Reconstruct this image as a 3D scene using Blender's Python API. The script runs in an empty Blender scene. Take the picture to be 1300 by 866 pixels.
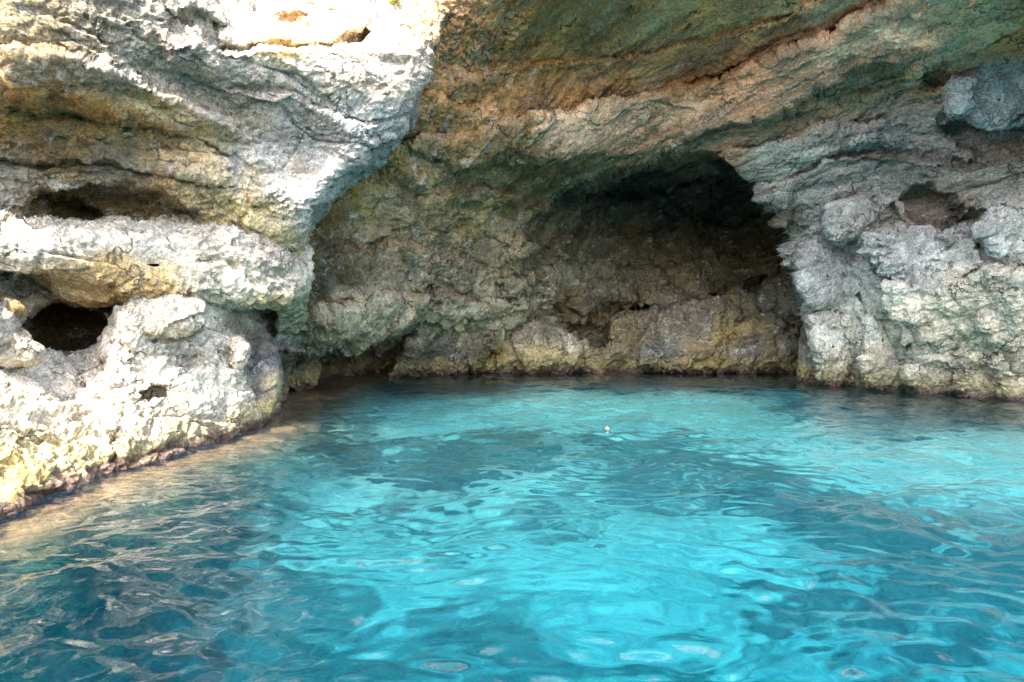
import bpy, math
import numpy as np
from mathutils import Vector

S = bpy.context.scene
COL = S.collection

# ------------------------------------------------------------------ camera
FPX, CX, CY = 1300 * 24 / 36, 650.0, 433.0          # photograph pixels
CAMZ, PITCH = 1.8, math.radians(1.8)
cam = bpy.data.cameras.new('camera')
cam_o = bpy.data.objects.new('camera', cam)
COL.objects.link(cam_o)
cam.lens, cam.sensor_width, cam.clip_end = 24, 36, 3000
cam_o.location = (0, 0, CAMZ)
cam_o.rotation_euler = (math.pi / 2 - PITCH, 0, 0)
S.camera = cam_o

# ------------------------------------------------------------------ sky, sun, exposure
SUN_TO = Vector((-0.12, -0.575, 0.81)).normalized()
world = bpy.data.worlds.new('World')
S.world = world
world.use_nodes = True
wn = world.node_tree.nodes
sky = wn.new('ShaderNodeTexSky')
sky.sky_type = 'NISHITA'
sky.sun_disc = False
sky.dust_density, sky.ozone_density = 3.0, .6
sky.sun_elevation = math.asin(SUN_TO.z)
sky.sun_rotation = math.atan2(SUN_TO.x, SUN_TO.y)
world.node_tree.links.new(sky.outputs[0], wn['Background'].inputs[0])
wn['Background'].inputs[1].default_value = 0.15
sun = bpy.data.lights.new('sun', 'SUN')
sun.energy, sun.angle, sun.color = 2.6, math.radians(0.53), (1, 0.95, 0.87)
sun.cycles.is_caustics_light = True
sun_o = bpy.data.objects.new('sun', sun)
COL.objects.link(sun_o)
sun_o.location = (-20, -30, 60)
sun_o.rotation_euler = (-SUN_TO).to_track_quat('-Z', 'Y').to_euler()
vs = S.view_settings
vs.view_transform, vs.look, vs.gamma, vs.use_curve_mapping = 'Standard', 'None', 1, False
vs.exposure = 2.8
cy = S.cycles
cy.use_denoising = True
cy.denoising_input_passes = 'RGB_ALBEDO_NORMAL'
cy.denoising_prefilter = 'NONE'
S.render.filter_size = 1.15
cy.caustics_refractive, cy.caustics_reflective = True, False
cy.max_bounces, cy.diffuse_bounces, cy.glossy_bounces, cy.transmission_bounces = 6, 3, 2, 4
cy.sample_clamp_indirect = 6
cy.blur_glossy = 0.5

# ------------------------------------------------------------------ numpy tools
rng = np.random.default_rng(7)
_p = rng.permutation(256)
PERM = np.concatenate([_p, _p, _p]).astype(np.int32)
_g = rng.normal(size=(256, 3))
GRAD = (_g / np.linalg.norm(_g, axis=1, keepdims=True)).astype(np.float32)


def noise(P):
    """gradient noise, about -1..1"""
    P = np.asarray(P, np.float32)
    sh = P.shape[:-1]
    P = P.reshape(-1, 3)
    F = np.floor(P)
    I = F.astype(np.int32) & 255
    f = P - F
    u = f * f * f * (f * (f * 6 - 15) + 10)
    out = 0
    for i in (0, 1):
        wx = u[:, 0] if i else 1 - u[:, 0]
        hx = PERM[(I[:, 0] + i) & 255]
        for j in (0, 1):
            wy = wx * (u[:, 1] if j else 1 - u[:, 1])
            hy = PERM[hx + ((I[:, 1] + j) & 255)]
            for k in (0, 1):
                w = wy * (u[:, 2] if k else 1 - u[:, 2])
                g = GRAD[PERM[hy + ((I[:, 2] + k) & 255)]]
                out = out + w * (g[:, 0] * (f[:, 0] - i) + g[:, 1] * (f[:, 1] - j) + g[:, 2] * (f[:, 2] - k))
    return (out * 1.6).reshape(sh)


def fbm(P, o=4, gain=.5, lac=2.03):
    a, t = 1.0, 0
    for i in range(o):
        t = t + a * noise(P + 17.3 * i)
        P = P * lac
        a *= gain
    return t


def ridged(P, o=4, gain=.5):
    a, t = 1.0, 0
    for i in range(o):
        n = 1 - np.abs(noise(P + 9.1 * i))
        t = t + a * (n * n - .55)
        P = P * 2.07
        a *= gain
    return t


def worley(P):
    """distance to the nearest and second nearest cell point, a cell id, and a random plane per cell"""
    sh = P.shape[:-1]
    P = np.asarray(P, np.float32).reshape(-1, 3)
    F = np.floor(P)
    I = F.astype(np.int32)
    f = P - F
    d1 = np.full(len(P), 9, np.float32)
    d2 = d1.copy()
    cid = np.zeros(len(P), np.int32)
    pl = np.zeros(len(P), np.float32)
    for i in (-1, 0, 1):
        for j in (-1, 0, 1):
            for k in (-1, 0, 1):
                h = PERM[PERM[PERM[(I[:, 0] + i) & 255] + ((I[:, 1] + j) & 255)] + ((I[:, 2] + k) & 255)]
                o = GRAD[h] * .45 + .5
                ax, ay, az = i + o[:, 0] - f[:, 0], j + o[:, 1] - f[:, 1], k + o[:, 2] - f[:, 2]
                d = ax * ax + ay * ay + az * az
                m = d < d1
                d2 = np.where(m, d1, np.minimum(d2, d))
                cid = np.where(m, h, cid)
                g = GRAD[(h * 7 + 31) & 255]
                pl = np.where(m, ax * g[:, 0] + ay * g[:, 1] + az * g[:, 2], pl)
                d1 = np.where(m, d, d1)
    return np.sqrt(d1).reshape(sh), np.sqrt(d2).reshape(sh), cid.reshape(sh), pl.reshape(sh)


def sstep(a, b, x):
    t = np.clip((x - a) / (b - a), 0, 1)
    return t * t * (3 - 2 * t)


def tps(pts):
    """thin-plate spline through (px, py, value) points"""
    A = np.array(pts, float)
    xy, v = A[:, :2] / 200, A[:, 2]
    n = len(A)

    def ker(d2):
        return np.where(d2 > 0, .5 * d2 * np.log(d2 + 1e-12), 0)
    K = ker(((xy[:, None] - xy[None]) ** 2).sum(-1)) + 2e-3 * np.eye(n)
    Pm = np.c_[np.ones(n), xy]
    M = np.block([[K, Pm], [Pm.T, np.zeros((3, 3))]])
    c = np.linalg.solve(M, np.r_[v, 0, 0, 0])

    def f(px, py):
        sh = px.shape
        x, y = px.ravel() / 200, py.ravel() / 200
        r = c[n] + c[n + 1] * x + c[n + 2] * y
        for i in range(n):
            r = r + c[i] * ker((x - xy[i, 0]) ** 2 + (y - xy[i, 1]) ** 2)
        return r.reshape(sh)
    return f


def poly_sd(px, py, poly):
    """signed pixel distance to a polygon, positive inside"""
    P = np.array(poly, float)
    Q = np.roll(P, -1, 0)
    d = np.full(px.shape, 1e9)
    ins = np.zeros(px.shape, bool)
    for (ax, ay), (bx, by) in zip(P, Q):
        ex, ey = bx - ax, by - ay
        t = np.clip(((px - ax) * ex + (py - ay) * ey) / (ex * ex + ey * ey + 1e-9), 0, 1)
        d = np.minimum(d, (px - ax - t * ex) ** 2 + (py - ay - t * ey) ** 2)
        c = ((ay > py) != (by > py)) & (px < (bx - ax) * (py - ay) / (by - ay + 1e-12) + ax)
        ins ^= c
    return np.where(ins, 1, -1) * np.sqrt(d)


def curve(pts):
    A = np.array(pts, float)
    return lambda t: np.interp(t, A[:, 0], A[:, 1])


CT, ST = math.cos(PITCH), math.sin(PITCH)


def world_pt(px, py, Y):
    """the point at distance Y (metres along +Y) seen at a photograph pixel"""
    dx, dz = (px - CX) / FPX, (CY - py) / FPX
    t = Y / (CT + dz * ST)
    return np.stack([dx * t, Y + 0 * dx, CAMZ + t * (dz * CT - ST)], -1)


def to_pix(P):
    x, y, z = P[..., 0], P[..., 1], P[..., 2] - CAMZ
    d = y * CT - z * ST
    return CX + FPX * x / d, CY - FPX * (y * ST + z * CT) / d


def water_Y(px, py):
    dz = (CY - py) / FPX
    return -CAMZ / (dz * CT - ST) * (CT + dz * ST)


def spaced(lo, hi, step, a, b, k=1.06):
    """step inside [lo,hi], growing steps out to a and b"""
    mid = list(np.arange(lo, hi, step))
    r, s = [], step
    x = mid[-1]
    while x < b:
        s *= k
        x += s
        r.append(x)
    l, s, x = [], step, lo
    while x > a:
        s *= k
        x -= s
        l.append(x)
    return np.array(l[::-1] + mid + r)


def grid_normals(P):
    du = np.gradient(P, axis=1)
    dv = np.gradient(P, axis=0)
    n = np.cross(du, dv)
    return n / (np.linalg.norm(n, axis=-1, keepdims=True) + 1e-9)


def blur(A, n):
    for _ in range(n):
        B = A.copy()
        B[1:-1] = (A[:-2] + 2 * A[1:-1] + A[2:]) / 4
        A = B.copy()
        A[:, 1:-1] = (B[:, :-2] + 2 * B[:, 1:-1] + B[:, 2:]) / 4
    return A


def rock_disp(P, D=(1, 0, 0), st=.32, big=.3, lay=.18, cell=.12, cs=.8, facet=.2, crack=.05, med=.05, fine=.018, pit=.05):
    """rock relief in metres: swells, ribs drawn out along the bedding direction D, tilted facets
    with cracks between them, knobs, pits and grain; roughness varies from place to place"""
    D = np.array(D, float)
    D /= np.linalg.norm(D)
    w = np.stack([noise(P * .5 + o) for o in (3.1, 41.7, 87.9)], -1)
    P2 = P + .35 * w
    Q = P2 - ((1 - st) * (P2 @ D))[..., None] * D
    rough = .45 + .8 * sstep(-.35, .45, noise(P * .55 + 77) + .4 * noise(Q * 1.6 + 7))
    d = big * fbm(P2 * .33 + 5, 3)
    if lay:
        d = d + lay * ridged(Q * .75 + 2, 5, .55)
    if cell or facet or crack:
        f1, f2, cid, pl = worley(Q * cs * 1.5 + 11 + .2 * w)
        d = d + cell * (.55 - f1) + facet * .5 * pl
        d = d - crack * np.exp(-((f2 - f1) / .06) ** 2) * sstep(-.2, .3, noise(P * .9 + 50))
        g1, g2, cid, pl = worley(Q * cs * 4.2 + 31 + .3 * w)
        d = d + rough * (facet * .30 * pl + cell * .22 * (.5 - g1))
    if med:
        d = d + med * rough * (ridged(P * 2.6 + 31, 3, .6) + .4 * fbm(Q * 2.1, 2))
    if pit:
        d = d - pit * rough * sstep(.22, .55, noise(P * 3.3 + 71) + .45 * noise(P * 8.3))
    if fine:
        d = d + fine * rough * (1.0 - 2 * np.abs(noise(P * 8.3 + 13)) + .9 * fbm(P * 15.0, 2, .7))
    return d


def line_sd(px, py, pts):
    """pixel distance to a polyline, and the height below it (positive under the line)"""
    A = np.array(pts, float)
    d = np.full(px.shape, 1e9)
    for (ax, ay), (bx, by) in zip(A[:-1], A[1:]):
        ex, ey = bx - ax, by - ay
        t = np.clip(((px - ax) * ex + (py - ay) * ey) / (ex * ex + ey * ey), 0, 1)
        d = np.minimum(d, np.hypot(px - ax - t * ex, py - ay - t * ey))
    o = np.argsort(A[:, 0])
    below = py - np.interp(px, A[o, 0], A[o, 1])
    ends = sstep(A[:, 0].min() - 25, A[:, 0].min() + 15, px) * sstep(A[:, 0].max() + 25, A[:, 0].max() - 15, px)
    return d, below, ends


def grooves(WX, WY, Y, items):
    """cracks and bedding steps: polyline, groove half-width px, groove depth m, lip m (rock proud
    below the line, or above it when negative), lip fade px"""
    for pts, w, dep, lip, fade in items:
        d, below, ends = line_sd(WX, WY, pts)
        Y = Y + dep * np.exp(-(d / w) ** 2)
        if lip:
            b = below if lip > 0 else -below
            Y = Y - abs(lip) * sstep(-1.5, 3, b) * np.exp(-np.maximum(b, 0) / fade) * ends
    return Y


# ------------------------------------------------------------------ scene-building helpers
def link(o, parent=None):
    COL.objects.link(o)
    if parent:
        o.parent = parent
    return o


def make_mesh(name, V, F, mat, parent=None, origin=None, col=None, msk=None, flip=False, smooth=True):
    V = np.asarray(V, np.float64).reshape(-1, 3)
    F = np.asarray(F, np.int32)
    if flip:
        F = F[:, ::-1]
    off = np.zeros(3) if origin is None else np.array(origin, float)
    V = V - off
    me = bpy.data.meshes.new(name)
    n, m = F.shape
    me.vertices.add(len(V))
    me.vertices.foreach_set('co', V.astype(np.float32).ravel())
    me.loops.add(n * m)
    me.loops.foreach_set('vertex_index', np.ascontiguousarray(F).ravel())
    me.polygons.add(n)
    me.polygons.foreach_set('loop_start', np.arange(0, n * m, m, dtype=np.int32))
    if smooth:
        me.polygons.foreach_set('use_smooth', np.ones(n, bool))
    if col is not None:
        a = me.attributes.new('tint', 'FLOAT_COLOR', 'POINT')
        c = np.ones((len(V), 4), np.float32)
        c[:, :3] = np.asarray(col).reshape(-1, 3)
        a.data.foreach_set('color', c.ravel())
    if msk is not None:
        a = me.attributes.new('mask', 'FLOAT', 'POINT')
        a.data.foreach_set('value', np.asarray(msk, np.float32).ravel())
    me.update(calc_edges=True)
    me.validate()
    me.materials.append(mat)
    o = bpy.data.objects.new(name, me)
    link(o, parent)
    o.location = off if parent is None else off - np.array(parent.location)
    return o


def quads(nv, nu, wrap_u=False):
    I = np.arange(nv * nu).reshape(nv, nu)
    if wrap_u:
        I = np.c_[I, I[:, :1]]
    return np.stack([I[:-1, :-1], I[:-1, 1:], I[1:, 1:], I[1:, :-1]], -1).reshape(-1, 4)


def tag(o, label=None, cat=None, group=None, kind=None):
    for k, v in (('label', label), ('category', cat), ('group', group), ('kind', kind)):
        if v:
            o[k] = v
    return o


# ------------------------------------------------------------------ materials
class Nodes:
    def __init__(s, name):
        s.m = bpy.data.materials.new(name)
        s.m.use_nodes = True
        s.t = s.m.node_tree
        s.t.nodes.clear()

    def n(s, typ, **kw):
        nd = s.t.nodes.new(typ)
        for k, v in kw.items():
            if isinstance(v, bpy.types.NodeSocket):
                s.t.links.new(v, nd.inputs[k.replace('_', ' ')])
            elif k in ('operation', 'blend_type', 'data_type', 'attribute_name', 'feature', 'noise_dimensions', 'distance', 'fac_mode', 'clamp_result', 'invert', 'vector_type', 'noise_type', 'mode'):
                setattr(nd, k, v)
            else:
                nd.inputs[k.replace('_', ' ')].default_value = v
        return nd

    def math(s, op, a, b=None, c=None, clamp=False):
        nd = s.t.nodes.new('ShaderNodeMath')
        nd.operation, nd.use_clamp = op, clamp
        for i, v in enumerate((a, b, c)):
            if v is None:
                continue
            if isinstance(v, bpy.types.NodeSocket):
                s.t.links.new(v, nd.inputs[i])
            else:
                nd.inputs[i].default_value = v
        return nd.outputs[0]

    def mix(s, fac, a, b, blend='MIX'):
        nd = s.t.nodes.new('ShaderNodeMix')
        nd.data_type, nd.blend_type = 'RGBA', blend
        for i, v in ((0, fac), (6, a), (7, b)):
            if isinstance(v, bpy.types.NodeSocket):
                s.t.links.new(v, nd.inputs[i])
            else:
                nd.inputs[i].default_value = v if i == 0 else (*v, 1)
        return nd.outputs[2]

    def ramp(s, x, lo, hi, a=0.0, b=1.0, smooth=True):
        nd = s.t.nodes.new('ShaderNodeMapRange')
        nd.interpolation_type = 'SMOOTHSTEP' if smooth else 'LINEAR'
        for i, v in enumerate((x, lo, hi, a, b)):
            if isinstance(v, bpy.types.NodeSocket):
                s.t.links.new(v, nd.inputs[i])
            else:
                nd.inputs[i].default_value = v
        return nd.outputs[0]

    def noise(s, vec, scale, detail=6, rough=.6, dist=0, lac=2.0):
        nd = s.t.nodes.new('ShaderNodeTexNoise')
        s.t.links.new(vec, nd.inputs['Vector'])
        for k, v in (('Scale', scale), ('Detail', detail), ('Roughness', rough), ('Distortion', dist), ('Lacunarity', lac)):
            nd.inputs[k].default_value = v
        return nd.outputs['Fac']


def rock_material(name, D, st=.3, crust=1.0, dark=1.0, ochre=.4, green=.0, bump=1.0):
    """weathered limestone: attribute tint x mottling, streaks along the bedding, pale crust, grey
    and black lichen, ochre stains, an algae band and a purple-brown crust at the waterline"""
    N = Nodes(name)
    pos = N.n('ShaderNodeNewGeometry').outputs['Position']
    z = N.n('ShaderNodeSeparateXYZ', Vector=pos).outputs[2]
    D = Vector(D).normalized()
    dt = N.n('ShaderNodeVectorMath', operation='DOT_PRODUCT')
    N.t.links.new(pos, dt.inputs[0])
    dt.inputs[1].default_value = D
    sc = N.n('ShaderNodeVectorMath', operation='SCALE')
    sc.inputs[0].default_value = D
    N.t.links.new(N.math('MULTIPLY', dt.outputs['Value'], -(1 - st)), sc.inputs['Scale'])
    ad = N.n('ShaderNodeVectorMath', operation='ADD')
    N.t.links.new(pos, ad.inputs[0])
    N.t.links.new(sc.outputs[0], ad.inputs[1])
    lay = ad.outputs[0]
    tint = N.n('ShaderNodeAttribute', attribute_name='tint').outputs['Color']
    msk = N.n('ShaderNodeAttribute', attribute_name='mask').outputs['Fac']
    n_big = N.noise(lay, .8, 6, .62, .5)
    n_mid = N.noise(lay, 3.0, 9, .72, .4)
    n_fine = N.noise(pos, 11, 8, .76)
    n_grain = N.noise(pos, 42, 4, .75)
    val = N.math('ADD', N.math('MULTIPLY', N.ramp(n_mid, .32, .68), .55), N.math('MULTIPLY', N.ramp(n_fine, .34, .66), .45))
    c = N.mix(1.0, tint, N.mix(val, (.38, .375, .37), (1.55, 1.53, 1.48)), 'MULTIPLY')
    grey = N.ramp(N.noise(lay, 1.5, 8, .7, .3), .50, .58)
    c = N.mix(N.math('MULTIPLY', grey, .45 * dark), c, (.20, .195, .185))
    if green:
        gr = N.ramp(N.noise(lay, 1.2, 6, .65, .4), .56, .66)
        c = N.mix(N.math('MULTIPLY', gr, green), c, (.10, .135, .085))
    och = N.ramp(n_big, .54, .66)
    c = N.mix(N.math('MULTIPLY', och, ochre), c, N.mix(n_mid, (.27, .14, .05), (.42, .30, .16)))
    cr = N.math('MULTIPLY', N.ramp(N.noise(lay, 3.6, 10, .75, .5), .54, .61), N.ramp(n_fine, .40, .54))
    c = N.mix(N.math('MULTIPLY', cr, .8 * crust), c, (.64, .60, .535))
    fl = N.math('MULTIPLY', N.ramp(N.noise(pos, 17, 6, .78), .53, .60), N.ramp(N.noise(lay, 1.8, 6, .65), .40, .56))
    c = N.mix(N.math('MULTIPLY', fl, .8 * dark), c, (.045, .042, .038))
    # dirt-filled cracks
    vc = N.n('ShaderNodeTexVoronoi', feature='DISTANCE_TO_EDGE', Scale=1.35, Randomness=1.0)
    wob = N.n('ShaderNodeVectorMath', operation='ADD')
    N.t.links.new(lay, wob.inputs[0])
    nv = N.t.nodes.new('ShaderNodeTexNoise')
    N.t.links.new(pos, nv.inputs['Vector'])
    nv.inputs['Scale'].default_value, nv.inputs['Detail'].default_value = 3.0, 6
    wsc = N.n('ShaderNodeVectorMath', operation='SCALE')
    N.t.links.new(nv.outputs['Color'], wsc.inputs[0])
    wsc.inputs['Scale'].default_value = .5
    N.t.links.new(wsc.outputs[0], wob.inputs[1])
    N.t.links.new(wob.outputs[0], vc.inputs['Vector'])
    ck = N.math('MULTIPLY', N.ramp(vc.outputs['Distance'], .022, .004), N.ramp(N.noise(pos, 1.1, 3, .6), .48, .58))
    c = N.mix(N.math('MULTIPLY', ck, .8), c, (.05, .043, .035))
    c = N.mix(1.0, c, N.mix(N.ramp(n_grain, .34, .66), (.62, .62, .62), (1.38, 1.38, 1.38)), 'MULTIPLY')
    # tide zone
    zn = N.math('ADD', z, N.math('MULTIPLY', N.math('SUBTRACT', N.noise(pos, 1.7, 6, .65), .5), .9))
    band = N.ramp(zn, .66, .30)
    alg = N.mix(N.ramp(n_fine, .35, .65), (.10, .09, .035), (.40, .34, .17))
    c = N.mix(N.math('MULTIPLY', N.math('MULTIPLY', band, .8), msk), c, alg)
    zn2 = N.math('ADD', z, N.math('MULTIPLY', N.math('SUBTRACT', N.noise(pos, 3.5, 4, .6), .5), .24))
    edge = N.ramp(zn2, .23, .07)
    c = N.mix(N.math('MULTIPLY', edge, .9), c, N.mix(N.ramp(n_fine, .35, .65), (.05, .03, .028), (.24, .15, .12)))
    hgt = N.math('ADD', N.math('MULTIPLY', N.noise(lay, 5.5, 10, .75, .3), .6), N.math('MULTIPLY', n_fine, .4))
    vo = N.n('ShaderNodeTexVoronoi', feature='F1', Vector=pos, Scale=15.0, Randomness=1.0)
    hgt = N.math('ADD', hgt, N.math('MULTIPLY', N.ramp(vo.outputs['Distance'], 0, .55), .18))
    hgt = N.math('ADD', hgt, N.math('MULTIPLY', n_grain, .16))
    hgt = N.math('SUBTRACT', hgt, N.math('MULTIPLY', ck, .3))
    hgt = N.math('MULTIPLY', hgt, N.ramp(N.noise(lay, .9, 4, .6, .4), .40, .60, .40, 1.15))
    bp = N.n('ShaderNodeBump', Strength=.9, Distance=.17 * bump, Height=hgt)
    bs = N.n('ShaderNodeBsdfPrincipled', Base_Color=c, Normal=bp.outputs[0])
    N.t.links.new(N.ramp(zn2, .18, .03, .92, .35), bs.inputs['Roughness'])
    bs.inputs['Specular IOR Level'].default_value = .25
    N.n('ShaderNodeOutputMaterial', Surface=bs.outputs[0])
    return N.m


D_L = (.42, .9, .06)         # bedding of the left cliff, along the face
D_W = (.66, -.73, .15)       # bedding of roof and right wall, rising towards the sea
M_LEFT = rock_material('limestone_sunlit', D_L, .30, .9, .9, .35)
M_SHORE = rock_material('limestone_shore', D_L, .6, .8, .55, .06)
M_WALL = rock_material('limestone_cave', D_W, .22, .8, .75, .16, .0)
M_RIGHT = rock_material('limestone_block', D_W, .55, .75, .8, .05)


def sl(c):
    return [((v / 255 + .055) / 1.055) ** 2.4 if v > 10 else v / 255 / 12.92 for v in c]


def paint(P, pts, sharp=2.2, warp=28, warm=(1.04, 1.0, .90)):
    """rock tints: nearest-weighted blend of the colours noted at photograph pixels"""
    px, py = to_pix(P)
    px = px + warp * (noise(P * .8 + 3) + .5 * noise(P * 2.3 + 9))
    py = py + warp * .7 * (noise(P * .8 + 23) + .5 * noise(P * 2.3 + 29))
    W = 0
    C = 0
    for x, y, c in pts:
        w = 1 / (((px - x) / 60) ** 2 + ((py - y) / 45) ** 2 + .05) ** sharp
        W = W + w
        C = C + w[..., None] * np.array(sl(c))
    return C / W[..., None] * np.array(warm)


# ------------------------------------------------------------------ the cave wall, roof and right wall
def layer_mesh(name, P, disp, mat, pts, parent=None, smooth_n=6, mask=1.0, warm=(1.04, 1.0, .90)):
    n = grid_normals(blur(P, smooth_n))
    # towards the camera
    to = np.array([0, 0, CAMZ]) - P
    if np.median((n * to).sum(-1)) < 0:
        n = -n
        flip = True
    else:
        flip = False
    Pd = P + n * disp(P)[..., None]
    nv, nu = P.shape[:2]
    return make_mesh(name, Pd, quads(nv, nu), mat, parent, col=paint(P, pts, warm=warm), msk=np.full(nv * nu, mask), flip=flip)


wall_pts = [
    (330, -400, 18), (560, -400, 18), (800, -400, 18), (1100, -400, 16), (1400, -400, 13), (1700, -400, 11),
    (330, -150, 15.6), (560, -150, 14.8), (800, -150, 13.6), (1000, -150, 12.6), (1150, -150, 10.9), (1400, -150, 8.6), (1700, -150, 7.6),
    (450, -50, 14.7), (560, -50, 14.3), (700, -50, 13.4), (900, -50, 13.2), (1100, -50, 12.0), (1300, -50, 10.2), (1500, -50, 8.9),
    (540, 0, 13.9), (700, 0, 14.8), (900, 0, 14.8), (1100, 0, 13.8), (1300, 0, 12.1), (1500, 0, 10.6),
    (480, 100, 14.2), (600, 100, 16), (750, 100, 17.5), (900, 100, 17.3), (1050, 100, 16), (1200, 100, 14.7), (1300, 100, 13.9), (1500, 100, 12.2),
    (460, 180, 15), (560, 180, 16.7), (650, 185, 17.8), (760, 190, 18.7), (880, 180, 18.4), (960, 190, 17.7), (1100, 180, 16.6), (1300, 180, 14.6), (1500, 180, 13),
    (400, 300, 14.4), (400, 400, 16), (400, 480, 18.6), (450, 250, 15.3), (450, 350, 16.2), (450, 410, 16.9), (450, 470, 19.5),
    (550, 250, 17.5), (550, 340, 18.6), (550, 410, 20), (540, 470, 22.5), (620, 280, 20), (620, 380, 21.3), (640, 460, 23.4),
    (850, 470, 23.2), (1010, 330, 19.6), (1020, 400, 19.6), (1040, 480, 19.4), (960, 280, 19.2),
    (1100, 250, 17.2), (1100, 350, 17.2), (1100, 450, 17.7), (1100, 492, 18.1), (1200, 250, 15.9), (1200, 350, 15.9), (1200, 450, 16.4), (1200, 498, 17),
    (1300, 260, 14.5), (1300, 350, 14.5), (1300, 450, 15.1), (1300, 503, 16.1), (1500, 350, 12.8), (1500, 515, 14.2),
    (1700, 200, 10.8), (1700, 520, 12.5), (400, 620, 18.5), (640, 620, 22), (900, 620, 21.5), (1100, 620, 17.6), (1300, 640, 15.4), (1600, 640, 12.8),
    (330, 250, 15), (330, 480, 17), (850, 300, 21),
]
back_pts = [
    (640, 240, 22), (700, 240, 23), (800, 215, 24), (900, 205, 24.5), (980, 240, 24.5), (720, 300, 25), (850, 260, 27.5), (940, 260, 27.5),
    (850, 330, 27.5), (960, 330, 27), (850, 385, 26), (960, 385, 26), (700, 380, 23.8), (1020, 400, 26), (640, 420, 23.6), (700, 468, 25),
    (850, 468, 25.6), (1000, 470, 25.4), (850, 620, 25), (1100, 400, 25.5), (1100, 250, 26), (600, 300, 21), (600, 620, 23),
]
wy, by = tps(wall_pts), tps(back_pts)
px = spaced(340, 1320, 1.45, 300, 1720)
py = spaced(-10, 510, 1.35, -420, 720)
PX, PY = np.meshgrid(px, py)
wob = np.stack([PX / 60, PY / 60, 0 * PX], -1)
WX = PX + 9 * noise(wob) + 6 * noise(wob * 2.7 + 4) + 4 * noise(wob * 6 + 8) + 2 * noise(wob * 14 + 8)
WY = PY + 8 * noise(wob + 33) + 5 * noise(wob * 2.7 + 14) + 3.5 * noise(wob * 6 + 28) + 2 * noise(wob * 14 + 28)
Yf, Yb = wy(PX, PY), by(PX, PY)
mouth = [(640, 700), (640, 470), (645, 400), (650, 330), (668, 268), (720, 226), (800, 208), (872, 192), (905, 190), (935, 210), (962, 238), (985, 275),
         (1003, 312), (1008, 350), (1018, 400), (1022, 440), (1030, 480), (1035, 700)]
sd = poly_sd(PX + .5 * (WX - PX), PY + .5 * (WY - PY), mouth)
soft = 3 + 60 * sstep(840, 690, PX)
J = sstep(-.3 * soft, soft * 1.2, sd)
Y = Yf + (np.maximum(Yb, Yf + .3) - Yf) * J
# recesses (+) and swells (-): outline, depth in metres, edge softness in pixels
for poly, dep, ed in (
    ([(380, 478), (400, 462), (440, 446), (490, 430), (520, 418), (560, 412), (520, 445), (500, 470), (480, 500), (400, 500)], 2.6, 9),   # sea hollow under the belly
    ([(1148, 262), (1160, 240), (1185, 236), (1205, 250), (1225, 272), (1250, 268), (1245, 284), (1215, 292), (1180, 284)], .9, 5),
    ([(1060, 312), (1075, 302), (1098, 306), (1100, 322), (1086, 334)], .5, 4),
    ([(1195, 150), (1240, 160), (1300, 160), (1330, 170), (1330, 205), (1260, 208), (1210, 190)], .55, 8),
    ([(1160, 85), (1200, 66), (1215, 90), (1195, 120), (1165, 112)], .5, 7),
    ([(690, 372), (740, 388), (830, 388), (900, 375), (985, 345), (985, 362), (900, 392), (820, 402), (700, 400)], .9, 4),   # bedding slot in the back wall
    ([(718, 408), (752, 402), (785, 404), (778, 420), (770, 445), (748, 432), (722, 420)], 1.4, 3),
    ([(485, 172), (505, 168), (516, 180), (500, 186)], .5, 4),
    ([(690, 268), (740, 228), (820, 212), (900, 200), (930, 232), (880, 250), (790, 262)], .9, 14),
    ([(1020, 118), (1080, 88), (1160, 78), (1170, 92), (1100, 128), (1030, 136)], .5, 9),
    ([(1028, 42), (1080, 18), (1090, 28), (1060, 52), (1020, 60)], .35, 6),
):
    s = poly_sd(WX, WY, poly)
    Y = Y + dep * sstep(-ed * .3, ed * 2, s)
for poly, dep, ed in (
    ([(1098, 292), (1145, 290), (1205, 286), (1240, 300), (1262, 335), (1300, 352), (1300, 500), (1180, 500), (1110, 400), (1120, 352), (1098, 322)], .45, 5),
    ([(370, 400), (440, 372), (520, 378), (600, 392), (650, 384), (655, 400), (600, 420), (520, 430), (440, 448), (385, 470), (360, 440)], .5, 16),
    ([(500, 130), (560, 118), (640, 150), (720, 132), (830, 118), (900, 100), (985, 66), (1040, 40), (1100, 10), (1140, -20), (1300, -20), (1300, 20), (1190, 60), (1080, 95), (950, 165), (880, 190), (700, 205), (600, 210), (520, 190)], .28, 4),
    ([(640, 300), (690, 280), (700, 320), (690, 400), (650, 420), (630, 360)], .5, 10),
):
    s = poly_sd(WX, WY, poly)
    Y = Y - dep * sstep(-ed * .4, ed * 2, s)
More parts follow.
